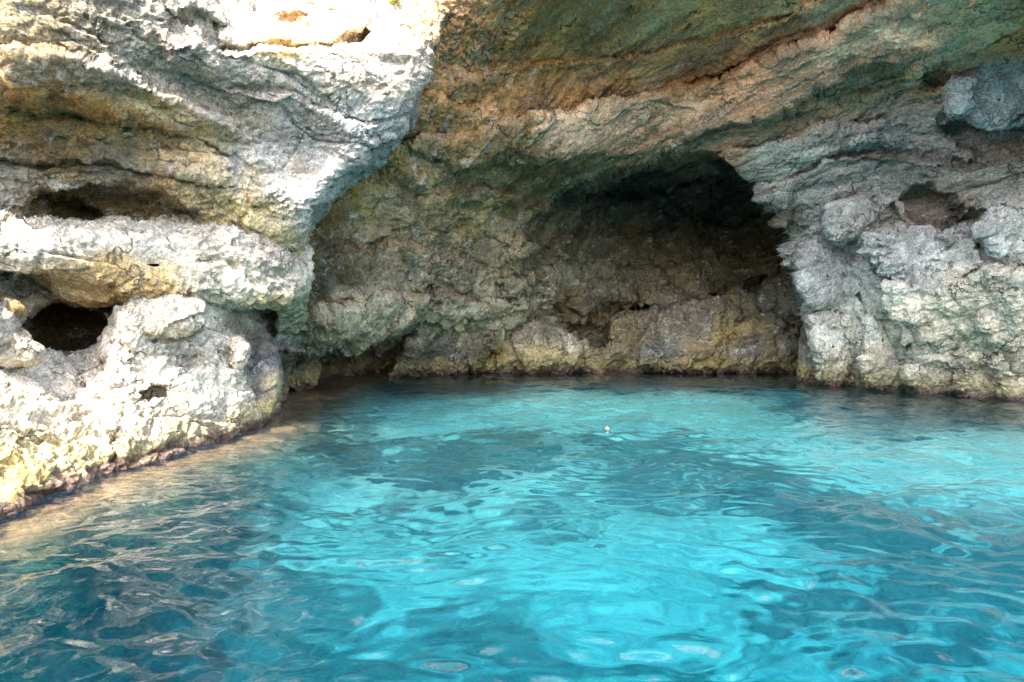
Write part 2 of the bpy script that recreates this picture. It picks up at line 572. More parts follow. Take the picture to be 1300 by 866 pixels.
Y = grooves(WX, WY, Y, [
    ([(480, 186), (540, 172), (600, 168), (640, 152), (690, 142), (760, 130), (850, 108), (930, 88), (1000, 62), (1080, 28), (1150, -10), (1200, -40)], 3.0, .32, .30, 130),
    ([(560, 100), (680, 84), (800, 70), (900, 50), (990, 24), (1060, -10)], 4, .10, .22, 60),
    ([(870, 176), (950, 152), (1020, 132), (1090, 122), (1180, 84), (1300, 38)], 4, .12, -.40, 60),
    ([(900, 200), (985, 178), (1060, 160), (1120, 150)], 3, .15, .28, 40),
    ([(985, 242), (1040, 205), (1100, 190), (1160, 192), (1230, 210), (1320, 205)], 3, .22, .25, 50),
    ([(1030, 300), (1075, 303), (1100, 303), (1140, 268)], 3, .35, 0, 1),
    ([(1180, 290), (1215, 292), (1250, 282), (1270, 266)], 3, .35, 0, 1),
    ([(1098, 322), (1120, 350), (1150, 366), (1220, 356), (1262, 332), (1320, 356)], 2.4, .25, .25, 40),
    ([(1200, 160), (1250, 162), (1330, 166)], 4, .5, 0, 1),
    ([(420, 320), (470, 312), (500, 304), (530, 314), (600, 330), (660, 352)], 4, .20, .20, 40),
    ([(372, 404), (450, 374), (530, 366), (620, 384), (665, 378)], 4, .35, .45, 50),
    ([(530, 250), (580, 236), (640, 240), (690, 262)], 4, .15, .25, 40),
    ([(660, 312), (740, 292), (830, 296), (900, 280), (990, 262)], 3, .30, .45, 30),
    ([(670, 352), (760, 334), (840, 342), (900, 330), (1000, 320)], 3, .30, .50, 26),
    ([(690, 262), (760, 246), (850, 244), (930, 226)], 4, .35, .40, 30),
    ([(690, 396), (760, 402), (840, 392), (900, 378), (990, 356)], 4, .9, -.4, 30),
    ([(1090, 376), (1122, 424), (1112, 474)], 4, .35, 0, 1), ([(1158, 440), (1166, 492)], 4, .3, 0, 1), ([(1262, 424), (1290, 484)], 4, .4, 0, 1), ([(1212, 450), (1216, 500)], 4, .3, 0, 1),
])
P = world_pt(PX, PY, Y)


def wall_disp(P):
    px, py = to_pix(P)
    right = sstep(960, 1080, px) * sstep(130, 260, py)
    d = rock_disp(P, D_W, .26, big=.24, lay=.15, cell=.10, cs=.6, facet=.24, crack=.06, med=.06, fine=.034, pit=.06)
    # the pale apron of the right wall is knobbly, in drips that hang down
    Q = P * np.array([1.0, 1.0, .6])
    f1, f2, _, pl = worley(Q * 2.8 + 5)
    g1, _, _, _ = worley(Q * 1.2 + 25)
    kn = .20 * (.45 - f1) + .28 * (.45 - g1) + .08 * ridged(P * np.array([3.3, 3.3, 2.2]), 3)
    low = sstep(.0, .5, right) * sstep(300, 360, py)
    # ribs low on the back wall
    h1, _, _, pl2 = worley(P * np.array([1.0, 1.0, .7]) + 15)
    back = sstep(385, 410, py) * sstep(480, 520, px) * (1 - right)
    inner = sstep(640, 700, px) * sstep(1015, 995, px) * sstep(205, 240, py)
    roof = sstep(215, 180, py) * sstep(470, 540, px)
    return d * (1 - .35 * low + .7 * inner - .3 * roof) + low * kn + back * (.4 * (.45 - h1) + .3 * pl2)


wall_cols = [  # roof tints lightened and reddened to counter its shade and teal bounce light
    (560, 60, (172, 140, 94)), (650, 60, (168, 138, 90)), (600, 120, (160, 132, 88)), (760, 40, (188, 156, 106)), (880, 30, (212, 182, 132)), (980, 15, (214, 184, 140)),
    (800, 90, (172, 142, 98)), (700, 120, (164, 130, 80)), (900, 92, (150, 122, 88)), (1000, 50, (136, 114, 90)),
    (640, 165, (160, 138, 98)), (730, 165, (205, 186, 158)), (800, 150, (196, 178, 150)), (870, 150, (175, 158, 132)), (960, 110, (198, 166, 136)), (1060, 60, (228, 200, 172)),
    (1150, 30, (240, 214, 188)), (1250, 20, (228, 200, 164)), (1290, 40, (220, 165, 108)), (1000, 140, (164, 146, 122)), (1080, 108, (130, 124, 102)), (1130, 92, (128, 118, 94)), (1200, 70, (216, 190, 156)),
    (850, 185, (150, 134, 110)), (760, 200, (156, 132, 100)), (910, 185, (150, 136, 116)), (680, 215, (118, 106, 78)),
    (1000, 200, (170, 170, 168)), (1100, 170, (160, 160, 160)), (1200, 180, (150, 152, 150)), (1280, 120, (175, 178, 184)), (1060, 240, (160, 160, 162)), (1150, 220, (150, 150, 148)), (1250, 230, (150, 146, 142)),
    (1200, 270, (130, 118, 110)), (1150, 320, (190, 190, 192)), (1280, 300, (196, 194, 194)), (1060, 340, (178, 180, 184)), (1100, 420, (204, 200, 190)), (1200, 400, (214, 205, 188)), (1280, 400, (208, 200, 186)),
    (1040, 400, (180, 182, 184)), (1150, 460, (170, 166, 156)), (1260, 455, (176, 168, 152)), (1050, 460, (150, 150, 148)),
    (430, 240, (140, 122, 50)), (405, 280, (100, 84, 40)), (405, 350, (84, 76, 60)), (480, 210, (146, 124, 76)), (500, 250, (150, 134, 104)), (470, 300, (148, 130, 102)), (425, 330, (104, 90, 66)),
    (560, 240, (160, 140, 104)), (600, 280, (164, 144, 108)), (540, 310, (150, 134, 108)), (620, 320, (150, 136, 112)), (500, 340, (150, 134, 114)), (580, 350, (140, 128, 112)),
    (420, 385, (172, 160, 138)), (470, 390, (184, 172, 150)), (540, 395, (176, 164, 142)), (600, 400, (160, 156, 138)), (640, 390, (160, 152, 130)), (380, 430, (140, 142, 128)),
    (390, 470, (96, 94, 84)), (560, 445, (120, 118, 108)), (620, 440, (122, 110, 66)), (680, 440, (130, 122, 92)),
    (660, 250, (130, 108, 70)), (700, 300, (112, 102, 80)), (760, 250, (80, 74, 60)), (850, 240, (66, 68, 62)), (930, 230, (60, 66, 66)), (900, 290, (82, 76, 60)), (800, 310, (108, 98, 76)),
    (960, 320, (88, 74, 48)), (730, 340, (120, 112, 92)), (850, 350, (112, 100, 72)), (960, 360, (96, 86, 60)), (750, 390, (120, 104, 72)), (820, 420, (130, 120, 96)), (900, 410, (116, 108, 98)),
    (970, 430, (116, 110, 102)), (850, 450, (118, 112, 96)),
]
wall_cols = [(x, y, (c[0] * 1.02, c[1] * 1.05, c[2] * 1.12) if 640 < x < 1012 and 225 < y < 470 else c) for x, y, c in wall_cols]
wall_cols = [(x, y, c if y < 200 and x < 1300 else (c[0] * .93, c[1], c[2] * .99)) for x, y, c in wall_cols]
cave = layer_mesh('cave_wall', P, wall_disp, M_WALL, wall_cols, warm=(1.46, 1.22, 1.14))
tag(cave, 'brown and grey limestone roof, back and right wall arching over the sea cave', kind='structure')

# ------------------------------------------------------------------ the left cliff
edge_L = curve([(-420, 640), (-100, 580), (0, 568), (40, 560), (75, 546), (110, 532), (160, 502), (190, 470), (215, 448), (245, 424), (275, 402), (320, 392), (360, 388), (400, 384), (440, 380), (480, 372), (560, 360), (720, 350)])
left_pts = [
    (-300, -400, 10.5), (0, -400, 11.5), (300, -400, 13.5), (600, -400, 17),
    (-300, -100, 8.2), (0, -100, 8.9), (200, -100, 10.2), (350, -80, 13.0), (560, -100, 15.5),
    (-300, 0, 7.6), (0, 0, 7.7), (100, 0, 8.5), (200, 0, 9.2), (260, 10, 9.7), (320, 5, 11.4), (420, 5, 12.4), (500, 10, 13.1), (570, 10, 14),
    (270, 45, 9.7), (350, 55, 10.5), (450, 55, 11.5), (530, 60, 12.3),
    (0, 100, 7.5), (100, 100, 8.3), (200, 100, 9.1), (300, 100, 10), (400, 100, 10.9), (480, 110, 11.5), (530, 105, 12.1),
    (-300, 200, 7.4), (0, 200, 7.9), (100, 180, 8.5), (200, 180, 9.3), (300, 180, 10.2), (400, 190, 11.5), (450, 200, 11.7), (490, 170, 11.9),
    (0, 240, 8.4), (100, 230, 9), (220, 230, 9.5), (300, 250, 10.5), (370, 250, 10.9), (400, 265, 11.3),
    (-300, 300, 7.6), (0, 300, 8.6), (120, 300, 10), (240, 300, 10.6), (340, 300, 11.2), (390, 330, 12.0),
    (-300, 480, 7.6), (0, 400, 8.2), (0, 480, 8.6), (120, 420, 9.8), (240, 420, 11), (330, 420, 12.4), (375, 440, 14), (370, 500, 15), (120, 560, 10), (-300, 700, 7.6), (0, 700, 9), (350, 700, 15),
]
left_pts = [(x, y, v + .75 * float(np.interp(x, [-100, 250, 420], [1, 1, 0])) * float(np.interp(y, [-100, 0, 100, 200, 260], [-.6, -.35, .3, 1, 0]))) for x, y, v in left_pts]
ly = tps(left_pts)
py = spaced(-10, 480, 1.4, -420, 720)
s01 = np.r_[np.linspace(0, .30, 70, endpoint=False), np.linspace(.30, 1, 400)]
SG, PY = np.meshgrid(s01, py)
PX = -330 + (edge_L(PY) + 330) * SG
jag = np.stack([PY / 40, 0 * PY, 0 * PY + 2], -1)
PX = PX + sstep(.7, 1, SG) * (5 * noise(jag) + 3 * noise(jag * 3))
Y = ly(PX, PY)
dpx = (edge_L(PY) - PX)
wq = 34.0
q = np.clip(1 - dpx / wq, 0, 1)
Y = Y + .3 * (1 - np.sqrt(np.maximum(1 - q * q, 0))) * 1.0
wob = np.stack([PX / 50, PY / 50, 0 * PX + 7], -1)
WX = PX + 7 * noise(wob) + 5 * noise(wob * 2.7 + 4) + 2.5 * noise(wob * 6 + 8)
WY = PY + 5 * noise(wob + 33) + 4 * noise(wob * 2.7 + 14) + 2 * noise(wob * 6 + 28)
for poly, dep, ed in (
    ([(30, 262), (48, 240), (85, 244), (130, 236), (200, 240), (255, 268), (262, 290), (200, 300), (60, 300), (34, 280)], .6, 7),
    ([(60, 250), (100, 252), (130, 270), (128, 300), (70, 300)], .4, 6),
    ([(15, 410), (35, 392), (60, 380), (110, 394), (135, 405), (132, 440), (90, 450), (40, 455), (20, 440)], 1.5, 5),
    ([(-20, 330), (20, 335), (35, 372), (15, 400), (-20, 395)], .5, 8),
    ([(0, 128), (60, 122), (140, 140), (230, 160), (250, 172), (150, 172), (60, 160), (0, 150)], .18, 10),
    ([(350, 14), (395, 10), (400, 40), (365, 46)], .4, 6),
    ([(440, 40), (462, 28), (480, 40), (460, 62), (442, 54)], .5, 5),
    ([(282, 392), (330, 380), (352, 395), (350, 425), (320, 440), (280, 432)], 1.8, 6),
    ([(205, 8), (255, 10), (285, 30), (282, 62), (262, 66), (250, 40), (215, 30)], .3, 5),
):
    s = poly_sd(WX, WY, poly)
    Y = Y + dep * sstep(-ed * .3, ed * 2, s)
for poly, dep, ed in (
    ([(0, 60), (90, 58), (200, 100), (300, 150), (330, 180), (240, 165), (120, 140), (0, 122)], .3, 8),
    ([(200, 40), (260, 45), (290, 90), (270, 110), (210, 85)], .3, 8),
    ([(0, 265), (30, 275), (34, 330), (22, 380), (18, 440), (-30, 450), (-60, 270)], .5, 8),
):
    s = poly_sd(WX, WY, poly)
    Y = Y - dep * sstep(-ed * .4, ed * 2, s)
Y = grooves(WX, WY, Y, [
    ([(-40, 60), (60, 62), (150, 90), (250, 132), (330, 182)], 3, .08, .16, 30),
    ([(-40, 128), (60, 124), (140, 140), (230, 164), (290, 195)], 3, .06, -.12, 35),
    ([(60, 20), (140, 60), (200, 110)], 3, .04, .14, 25),
    ([(280, 66), (350, 54), (420, 60), (470, 44), (520, 38)], 3, .25, .20, 30),
    ([(-20, 208), (60, 212), (130, 206), (230, 225), (290, 235)], 3, .12, -.18, 24),
    ([(290, 110), (370, 120), (440, 150), (480, 160)], 3, .10, .15, 30),
    ([(200, 190), (280, 200), (340, 222)], 3, .06, .10, 30),
])
P = world_pt(PX, PY, Y)
# round the corner and back into the cave
ks = np.concatenate([np.linspace(.03, .5, 12), np.linspace(.6, 6, 40)])
e = P[:, -1:, :]
side = np.stack([e[..., 0] + ks * (e[..., 0] / e[..., 1] - .12), e[..., 1] + ks, e[..., 2] + 0 * ks], -1)
P = np.concatenate([P, side], 1)
left_cols = [
    (40, 30, (150, 138, 112)), (120, 40, (158, 150, 134)), (200, 40, (168, 162, 152)), (60, 90, (150, 132, 104)), (150, 90, (170, 165, 155)), (240, 80, (172, 170, 166)),
    (30, 120, (180, 150, 96)), (20, 150, (200, 168, 112)), (100, 155, (196, 160, 104)), (180, 165, (214, 188, 146)), (240, 180, (205, 180, 140)), (60, 190, (150, 128, 92)),
    (140, 210, (150, 138, 116)), (220, 220, (190, 165, 125)), (20, 220, (168, 160, 148)), (100, 260, (150, 126, 84)), (200, 255, (160, 136, 96)), (270, 240, (214, 192, 152)), (330, 270, (228, 205, 160)),
    (300, 20, (235, 228, 218)), (360, 35, (226, 196, 150)), (430, 45, (228, 206, 175)), (480, 20, (226, 215, 205)), (540, 30, (190, 165, 130)),
    (330, 90, (190, 182, 172)), (420, 100, (205, 198, 192)), (500, 100, (196, 188, 180)), (380, 150, (185, 182, 182)), (450, 160, (184, 184, 186)), (300, 150, (184, 172, 158)),
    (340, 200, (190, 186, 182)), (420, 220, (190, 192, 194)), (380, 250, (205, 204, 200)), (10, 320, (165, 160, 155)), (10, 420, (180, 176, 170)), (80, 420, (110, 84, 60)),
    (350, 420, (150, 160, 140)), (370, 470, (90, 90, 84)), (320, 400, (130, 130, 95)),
]
left = layer_mesh('left_cliff', P, lambda P: rock_disp(P, D_L, .30, big=.14, lay=.10, cell=.07, cs=1.0, facet=.16, crack=.05, med=.045, fine=.022, pit=.045), M_LEFT, left_cols)
tag(left, 'tall pale grey and ochre limestone cliff face left of the cave', kind='structure')


# ------------------------------------------------------------------ single rocks
def rock(name, outline, Yc, front, back, mat, cols, label=None, cat=None, group=None, parent=None, res=1.6, ex=.75, tilt=0.0, lean=0.0, warp=14, mask=1.0, warm=(1.04, 1.0, .90), **dk):
    """a closed rock: its outline at distance Yc, swelling `front` metres towards and `back` metres away from the camera"""
    O = np.array(outline, float)
    c = O.mean(0)
    # resample the outline evenly as a closed smooth loop
    Q = np.vstack([O, O[:1]])
    L = np.r_[0, np.cumsum(np.hypot(*np.diff(Q, axis=0).T))]
    n = int(max(40, min(420, L[-1] / res)))
    t = np.linspace(0, L[-1], n, endpoint=False)
    R = np.c_[np.interp(t, L, Q[:, 0]), np.interp(t, L, Q[:, 1])]
    for _ in range(max(2, n // 60)):
        R = (np.roll(R, 1, 0) + 2 * R + np.roll(R, -1, 0)) / 4
    rad = np.hypot(*(R - c).T).mean()
    m = int(max(16, min(150, rad * 1.35 / res)))
    ph = np.concatenate([np.linspace(0.004, math.pi / 2, m), np.linspace(math.pi / 2, math.pi - .02, max(10, m // 2))[1:]])
    sp, cp = np.sin(ph) ** ex, np.sign(np.cos(ph)) * np.abs(np.cos(ph)) ** ex
    px = c[0] + (R[None, :, 0] - c[0]) * sp[:, None]
    py = c[1] + (R[None, :, 1] - c[1]) * sp[:, None]
    amt = np.where(cp > 0, front, back)
    Y = Yc - amt[:, None] * cp[:, None] + tilt * (px - c[0]) / 100 - lean * (py - c[1]) / 100
    P = world_pt(px, py, Y)
    Pw = np.concatenate([P[:, -3:], P, P[:, :3]], 1)
    nn = grid_normals(Pw)[:, 3:-3]
    ctr = P.reshape(-1, 3).mean(0)
    flip = np.median((nn * (P - ctr)).sum(-1)) < 0
    if flip:
        nn = -nn
    args = dict(big=.12, lay=.08, cell=.08, cs=1.1, facet=.16, crack=.05, med=.05, fine=.025, pit=.05)
    args.update(dk)
    d = rock_disp(P, **args)
    fade = np.clip(np.sin(ph) * 3, 0, 1)[:, None]
    P = P + nn * (d * fade)[..., None]
    nv, nu = P.shape[:2]
    F = quads(nv, nu, True)
    V = P.reshape(-1, 3)
    org = (ctr[0], ctr[1], V[:, 2].min()) if parent is None else np.array(parent.location)
    o = make_mesh(name, V, F, mat, parent, origin=org, col=paint(V, cols, warp=warp, warm=warm), msk=np.full(len(V), mask), flip=flip)
    return tag(o, label, cat, group)


# the overhanging ledge and the shore rock under it
pale = [(60, 310, (190, 184, 176)), (130, 300, (222, 214, 200)), (200, 300, (226, 218, 208)), (300, 300, (226, 218, 210)), (370, 310, (222, 205, 196)), (150, 345, (200, 172, 122)),
        (80, 350, (170, 150, 118)), (210, 360, (196, 168, 120)), (260, 350, (216, 205, 190)), (300, 370, (226, 220, 210)), (360, 350, (214, 208, 196)), (350, 390, (206, 196, 160)), (120, 380, (160, 130, 84))]
ledge = rock('rock_ledge', [(-70, 300), (0, 284), (60, 280), (120, 286), (135, 279), (215, 279), (240, 275), (300, 273), (345, 278), (375, 290), (392, 312), (391, 350), (384, 378), (350, 388), (318, 388), (300, 392),
                            (282, 394), (250, 394), (200, 392), (150, 392), (110, 388), (75, 378), (40, 352), (0, 345), (-70, 350)],
             11.0, 1.5, 1.9, M_SHORE, pale, 'sunlit pale limestone ledge jutting over the dark hollow on the left', 'rock ledge', ex=.62, tilt=.95, D=D_L, big=.14, lay=.07, cell=.10, cs=1.2, facet=.16, med=.07, fine=.03, pit=.09)

# shore rock: front sheet with a flat top that runs back under the ledge
top_c = curve([(-300, 470), (-20, 456), (40, 454), (95, 450), (128, 438), (140, 402), (165, 378), (210, 366), (250, 352), (272, 356), (284, 390), (296, 424), (330, 440), (352, 446)])
bot_c = curve([(-300, 800), (-100, 716), (0, 655), (50, 635), (100, 615), (150, 600), (200, 588), (250, 572), (300, 556), (330, 543), (352, 524)])
px = spaced(-60, 350, 1.5, -330, 351)
tt = np.linspace(0, 1.22, 190)
PX, TT = np.meshgrid(px, tt)
PY = top_c(PX) + (bot_c(PX) - top_c(PX)) * TT
Yw = water_Y(PX, bot_c(PX))
base = Yw + .10
shore_pts = [(0, 0, 2.0), (60, 0, 2.1), (120, 0, 1.9), (150, 0, 1.3), (200, 0, 1.3), (260, 0, 1.2), (310, 0, .9), (350, 0, .5), (0, 20, 1.35), (60, 20, 1.4), (120, 20, 1.4), (160, 25, 1.0), (220, 25, 1.1), (300, 25, .6), (350, 30, .35),
             (0, 45, .8), (100, 45, .85), (200, 45, .8), (300, 45, .4), (0, 75, .32), (100, 75, .35), (200, 75, .35), (300, 75, .15), (0, 95, .0), (150, 95, .05), (300, 95, 0), (0, 122, .5), (200, 122, .4), (350, 122, .4), (-300, 0, 1.8), (-300, 60, .3), (-300, 122, .4)]
sh = tps([(x, y * 3, v) for x, y, v in shore_pts])
Y = base + sh(PX, TT * 300)
q = np.clip(1 - (352 - PX) / 26, 0, 1)
Y = Y + .7 * (1 - np.sqrt(np.maximum(1 - q * q, 0)))
wob = np.stack([PX / 50, PY / 50, 0 * PX + 17], -1)
WX = PX + 6 * noise(wob) + 4 * noise(wob * 2.7 + 4)
WY = PY + 6 * noise(wob + 33) + 4 * noise(wob * 2.7 + 14)
for poly, dep, ed in (([(180, 495), (205, 490), (212, 502), (190, 508)], .4, 4), ([(135, 550), (150, 548), (152, 590), (140, 600)], .3, 4), ([(190, 425), (200, 422), (203, 434), (192, 436)], .5, 3),
                      ([(0, 482), (14, 484), (12, 494), (0, 494)], .3, 4), ([(225, 440), (250, 436), (262, 470), (240, 476)], .15, 6), ([(300, 470), (322, 462), (352, 480), (340, 530), (318, 520)], .45, 5)):
    Y = Y + dep * sstep(-ed * .3, ed * 2, poly_sd(WX, WY, poly))
P = world_pt(PX, PY, Y)
ks = np.linspace(.05, 2.5, 24)[::-1]
e = P[:1]
P = np.concatenate([np.stack([e[..., 0] + 0 * ks[:, None], e[..., 1] + ks[:, None], e[..., 2] - .08 * ks[:, None]], -1), P], 0)
ks = np.linspace(.05, 2.5, 24)
e = P[:, -1:]
P = np.concatenate([P, np.stack([e[..., 0] - .25 * ks, e[..., 1] + ks, e[..., 2] + 0 * ks], -1)], 1)
shore_cols = [(20, 470, (220, 212, 204)), (80, 480, (226, 218, 208)), (150, 440, (228, 220, 210)), (220, 420, (228, 220, 210)), (260, 460, (226, 218, 208)), (30, 520, (214, 200, 178)), (100, 540, (206, 194, 172)), (180, 540, (204, 192, 176)),
              (250, 520, (216, 208, 196)), (20, 600, (190, 166, 108)), (100, 590, (196, 178, 130)), (60, 570, (208, 192, 150)), (180, 575, (190, 176, 130)), (240, 550, (196, 182, 150)), (300, 500, (210, 204, 194)), (310, 530, (196, 184, 150)), (340, 500, (200, 194, 176)), (330, 470, (104, 104, 108))]
n = grid_normals(blur(P, 5))
if np.median((n * (np.array([0, 0, CAMZ]) - P)).sum(-1)) < 0:
    n, flip = -n, True
else:
    flip = False
Pd = P + n * rock_disp(P, D_L, .6, big=.10, lay=.07, cell=.05, cs=1.2, facet=.20, crack=.06, med=.05, fine=.030, pit=.06)[..., None]
shore = make_mesh('shore_rock', Pd, quads(*P.shape[:2]), M_SHORE, origin=(-5, 9, -.8), col=paint(P, shore_cols, warp=14), msk=np.full(P.shape[0] * P.shape[1], .25), flip=flip)
tag(shore, 'bright pitted shore rock sloping into the water under the ledge', 'rock')

g_lumps = [(190, 410, (224, 214, 200)), (300, 450, (226, 216, 200))]
dk = [(330, 460, (110, 110, 116)), (320, 500, (96, 96, 100)), (345, 500, (188, 176, 150)), (335, 530, (190, 170, 130)), (310, 440, (150, 145, 135))]
rock('rock', [(300, 470), (306, 440), (330, 428), (350, 444), (357, 475), (350, 506), (332, 536), (312, 545), (304, 515)], 12.1, .55, 1.2, M_SHORE, dk, 'dark grey rock with pale lower edge at the end of the shore rock', 'rock', lean=.5, med=.04, fine=.012)
rock('rock', [(286, 440), (292, 430), (306, 430), (314, 442), (312, 462), (300, 476), (288, 462)], 11.0, .3, .6, M_SHORE, g_lumps, 'small white sunlit lump beside the dark crevice under the ledge', 'rock', big=.05, lay=.04, cell=.04)
rock('rock', [(144, 424), (150, 402), (170, 388), (215, 382), (250, 390), (250, 412), (215, 424), (170, 434), (148, 440)], 9.6, .3, .8, M_SHORE, g_lumps, 'white rounded rock wedged between ledge and shore rock right of hollow', 'rock', tilt=.6, cell=.08, big=.06)
hol = [(20, 390, (150, 128, 88)), (30, 440, (176, 170, 160)), (60, 450, (190, 186, 176))]
rock('rock', [(-34, 376), (-10, 370), (12, 372), (26, 382), (32, 394), (24, 406), (0, 404), (-30, 410)], 8.3, .35, .8, M_SHORE, hol, 'rounded brown knob hanging at the upper left of the dark hollow', 'rock', big=.04, lay=.03, cell=.04, crack=0)
rock('rock', [(-6, 430), (2, 412), (18, 418), (28, 428), (34, 438), (50, 446), (42, 460), (0, 460)], 8.2, .35, .8, M_SHORE, hol, 'grey rock on the floor at the left mouth of the dark hollow', 'rock', big=.05, lay=.03, cell=.05)

cav = [(560, 430, (140, 138, 124)), (590, 460, (116, 116, 116)), (530, 468, (150, 136, 84)), (640, 400, (170, 164, 142)), (620, 460, (138, 122, 70)), (680, 420, (138, 134, 120)), (700, 455, (196, 182, 140)), (720, 440, (200, 196, 188)), (750, 460, (140, 128, 90)),
       (780, 420, (146, 134, 104)), (830, 400, (128, 120, 106)), (880, 400, (124, 116, 108)), (840, 450, (108, 110, 112)), (900, 465, (150, 132, 88)), (930, 420, (170, 150, 104)), (950, 440, (118, 114, 110)), (990, 390, (110, 106, 98)), (980, 465, (140, 126, 84)), (1030, 450, (128, 128, 126)), (1030, 480, (140, 128, 84)),
       (380, 465, (120, 116, 100)), (380, 485, (150, 134, 80)), (720, 365, (150, 134, 96)), (760, 370, (110, 104, 90)), (1000, 470, (130, 112, 78)), (850, 470, (170, 150, 110)), (920, 405, (130, 122, 100))]
wk = dict(D=(.2, .1, 1), st=.5, med=.08, fine=.045, pit=.08, big=.2, lay=.22, cell=.16, cs=.8, facet=.4)
G = 'rocks lining the back of the cave'
rock('boulder', [(498, 474), (508, 448), (540, 420), (588, 402), (640, 388), (660, 398), (646, 420), (630, 446), (610, 470), (580, 478), (530, 480)], 22.8, 1.1, 2, M_WALL, cav, 'large slanting grey boulder right of the low dark sea hollow', 'boulder', G, **wk)
rock('boulder', [(604, 474), (612, 444), (640, 418), (672, 402), (704, 412), (740, 436), (764, 452), (768, 474), (700, 476), (640, 478)], 23.7, 1.4, 2, M_WALL, cav, 'broad pyramid shaped grey boulder left of centre at the back waterline', 'boulder', G, **wk)
rock('boulder', [(656, 470), (676, 454), (700, 440), (717, 436), (722, 448), (721, 468), (690, 474)], 23.1, .5, .9, M_WALL, cav, 'small pale wedge boulder in front of the pyramid shaped one', 'boulder', G, big=.06, lay=.06, cell=.08, med=.05, fine=.025, pit=.04)
rock('boulder', [(742, 474), (772, 438), (776, 412), (800, 400), (830, 396), (852, 410), (856, 440), (850, 474)], 24.4, .8, 2, M_WALL, cav, 'tan knobbly boulder right of the small dark hole in the back wall', 'boulder', G, **wk)
rock('boulder', [(792, 474), (806, 440), (836, 400), (872, 382), (915, 378), (938, 392), (944, 430), (948, 474), (880, 478)], 23.9, 1.6, 2, M_WALL, cav, 'largest dark ribbed boulder in the middle of the back waterline', 'boulder', G, **wk)
rock('boulder', [(908, 474), (920, 440), (922, 414), (950, 408), (985, 402), (1012, 418), (1024, 450), (1022, 476), (970, 479)], 23.4, 1.3, 2, M_WALL, cav, 'dark boulder with a cream patch near the right cave corner', 'boulder', G, **wk)
rock('boulder', [(964, 384), (974, 362), (1000, 352), (1024, 366), (1034, 400), (1020, 420), (995, 408)], 23.6, .8, 2, M_WALL, cav, 'brown boulder perched high in the right cave corner', 'boulder', G, **wk)
rock('boulder', [(888, 386), (920, 372), (960, 376), (990, 396), (1000, 412), (960, 420), (915, 410)], 24.6, .8, 1.6, M_WALL, cav, 'flat topped brown boulder behind the boulder with the cream patch', 'boulder', G, **wk)
rock('boulder', [(1014, 486), (1014, 450), (1020, 415), (1034, 408), (1046, 440), (1056, 480), (1050, 496), (1030, 496)], 20.0, .5, 1.2, M_RIGHT, cav, 'narrow upright grey rock standing against the right wall corner', 'boulder', G, D=(0, 0, 1), big=.08, lay=.06, cell=.10, med=.06, fine=.03)
rock('boulder', [(350, 496), (356, 470), (368, 452), (392, 450), (404, 466), (402, 490), (380, 498)], 17.6, .6, 1.4, M_WALL, cav, 'algae stained rock at the waterline behind the shore rock', 'boulder', G, D=(0, 0, 1), big=.08, lay=.06, cell=.10, med=.06, fine=.025)
rock('rock_slab', [(690, 382), (704, 360), (735, 350), (765, 354), (800, 366), (806, 380), (770, 390), (720, 394)], 25.0, .6, 1.5, M_WALL, cav, 'tan slab jutting from the back wall above the small dark hole', 'rock slab', **wk)

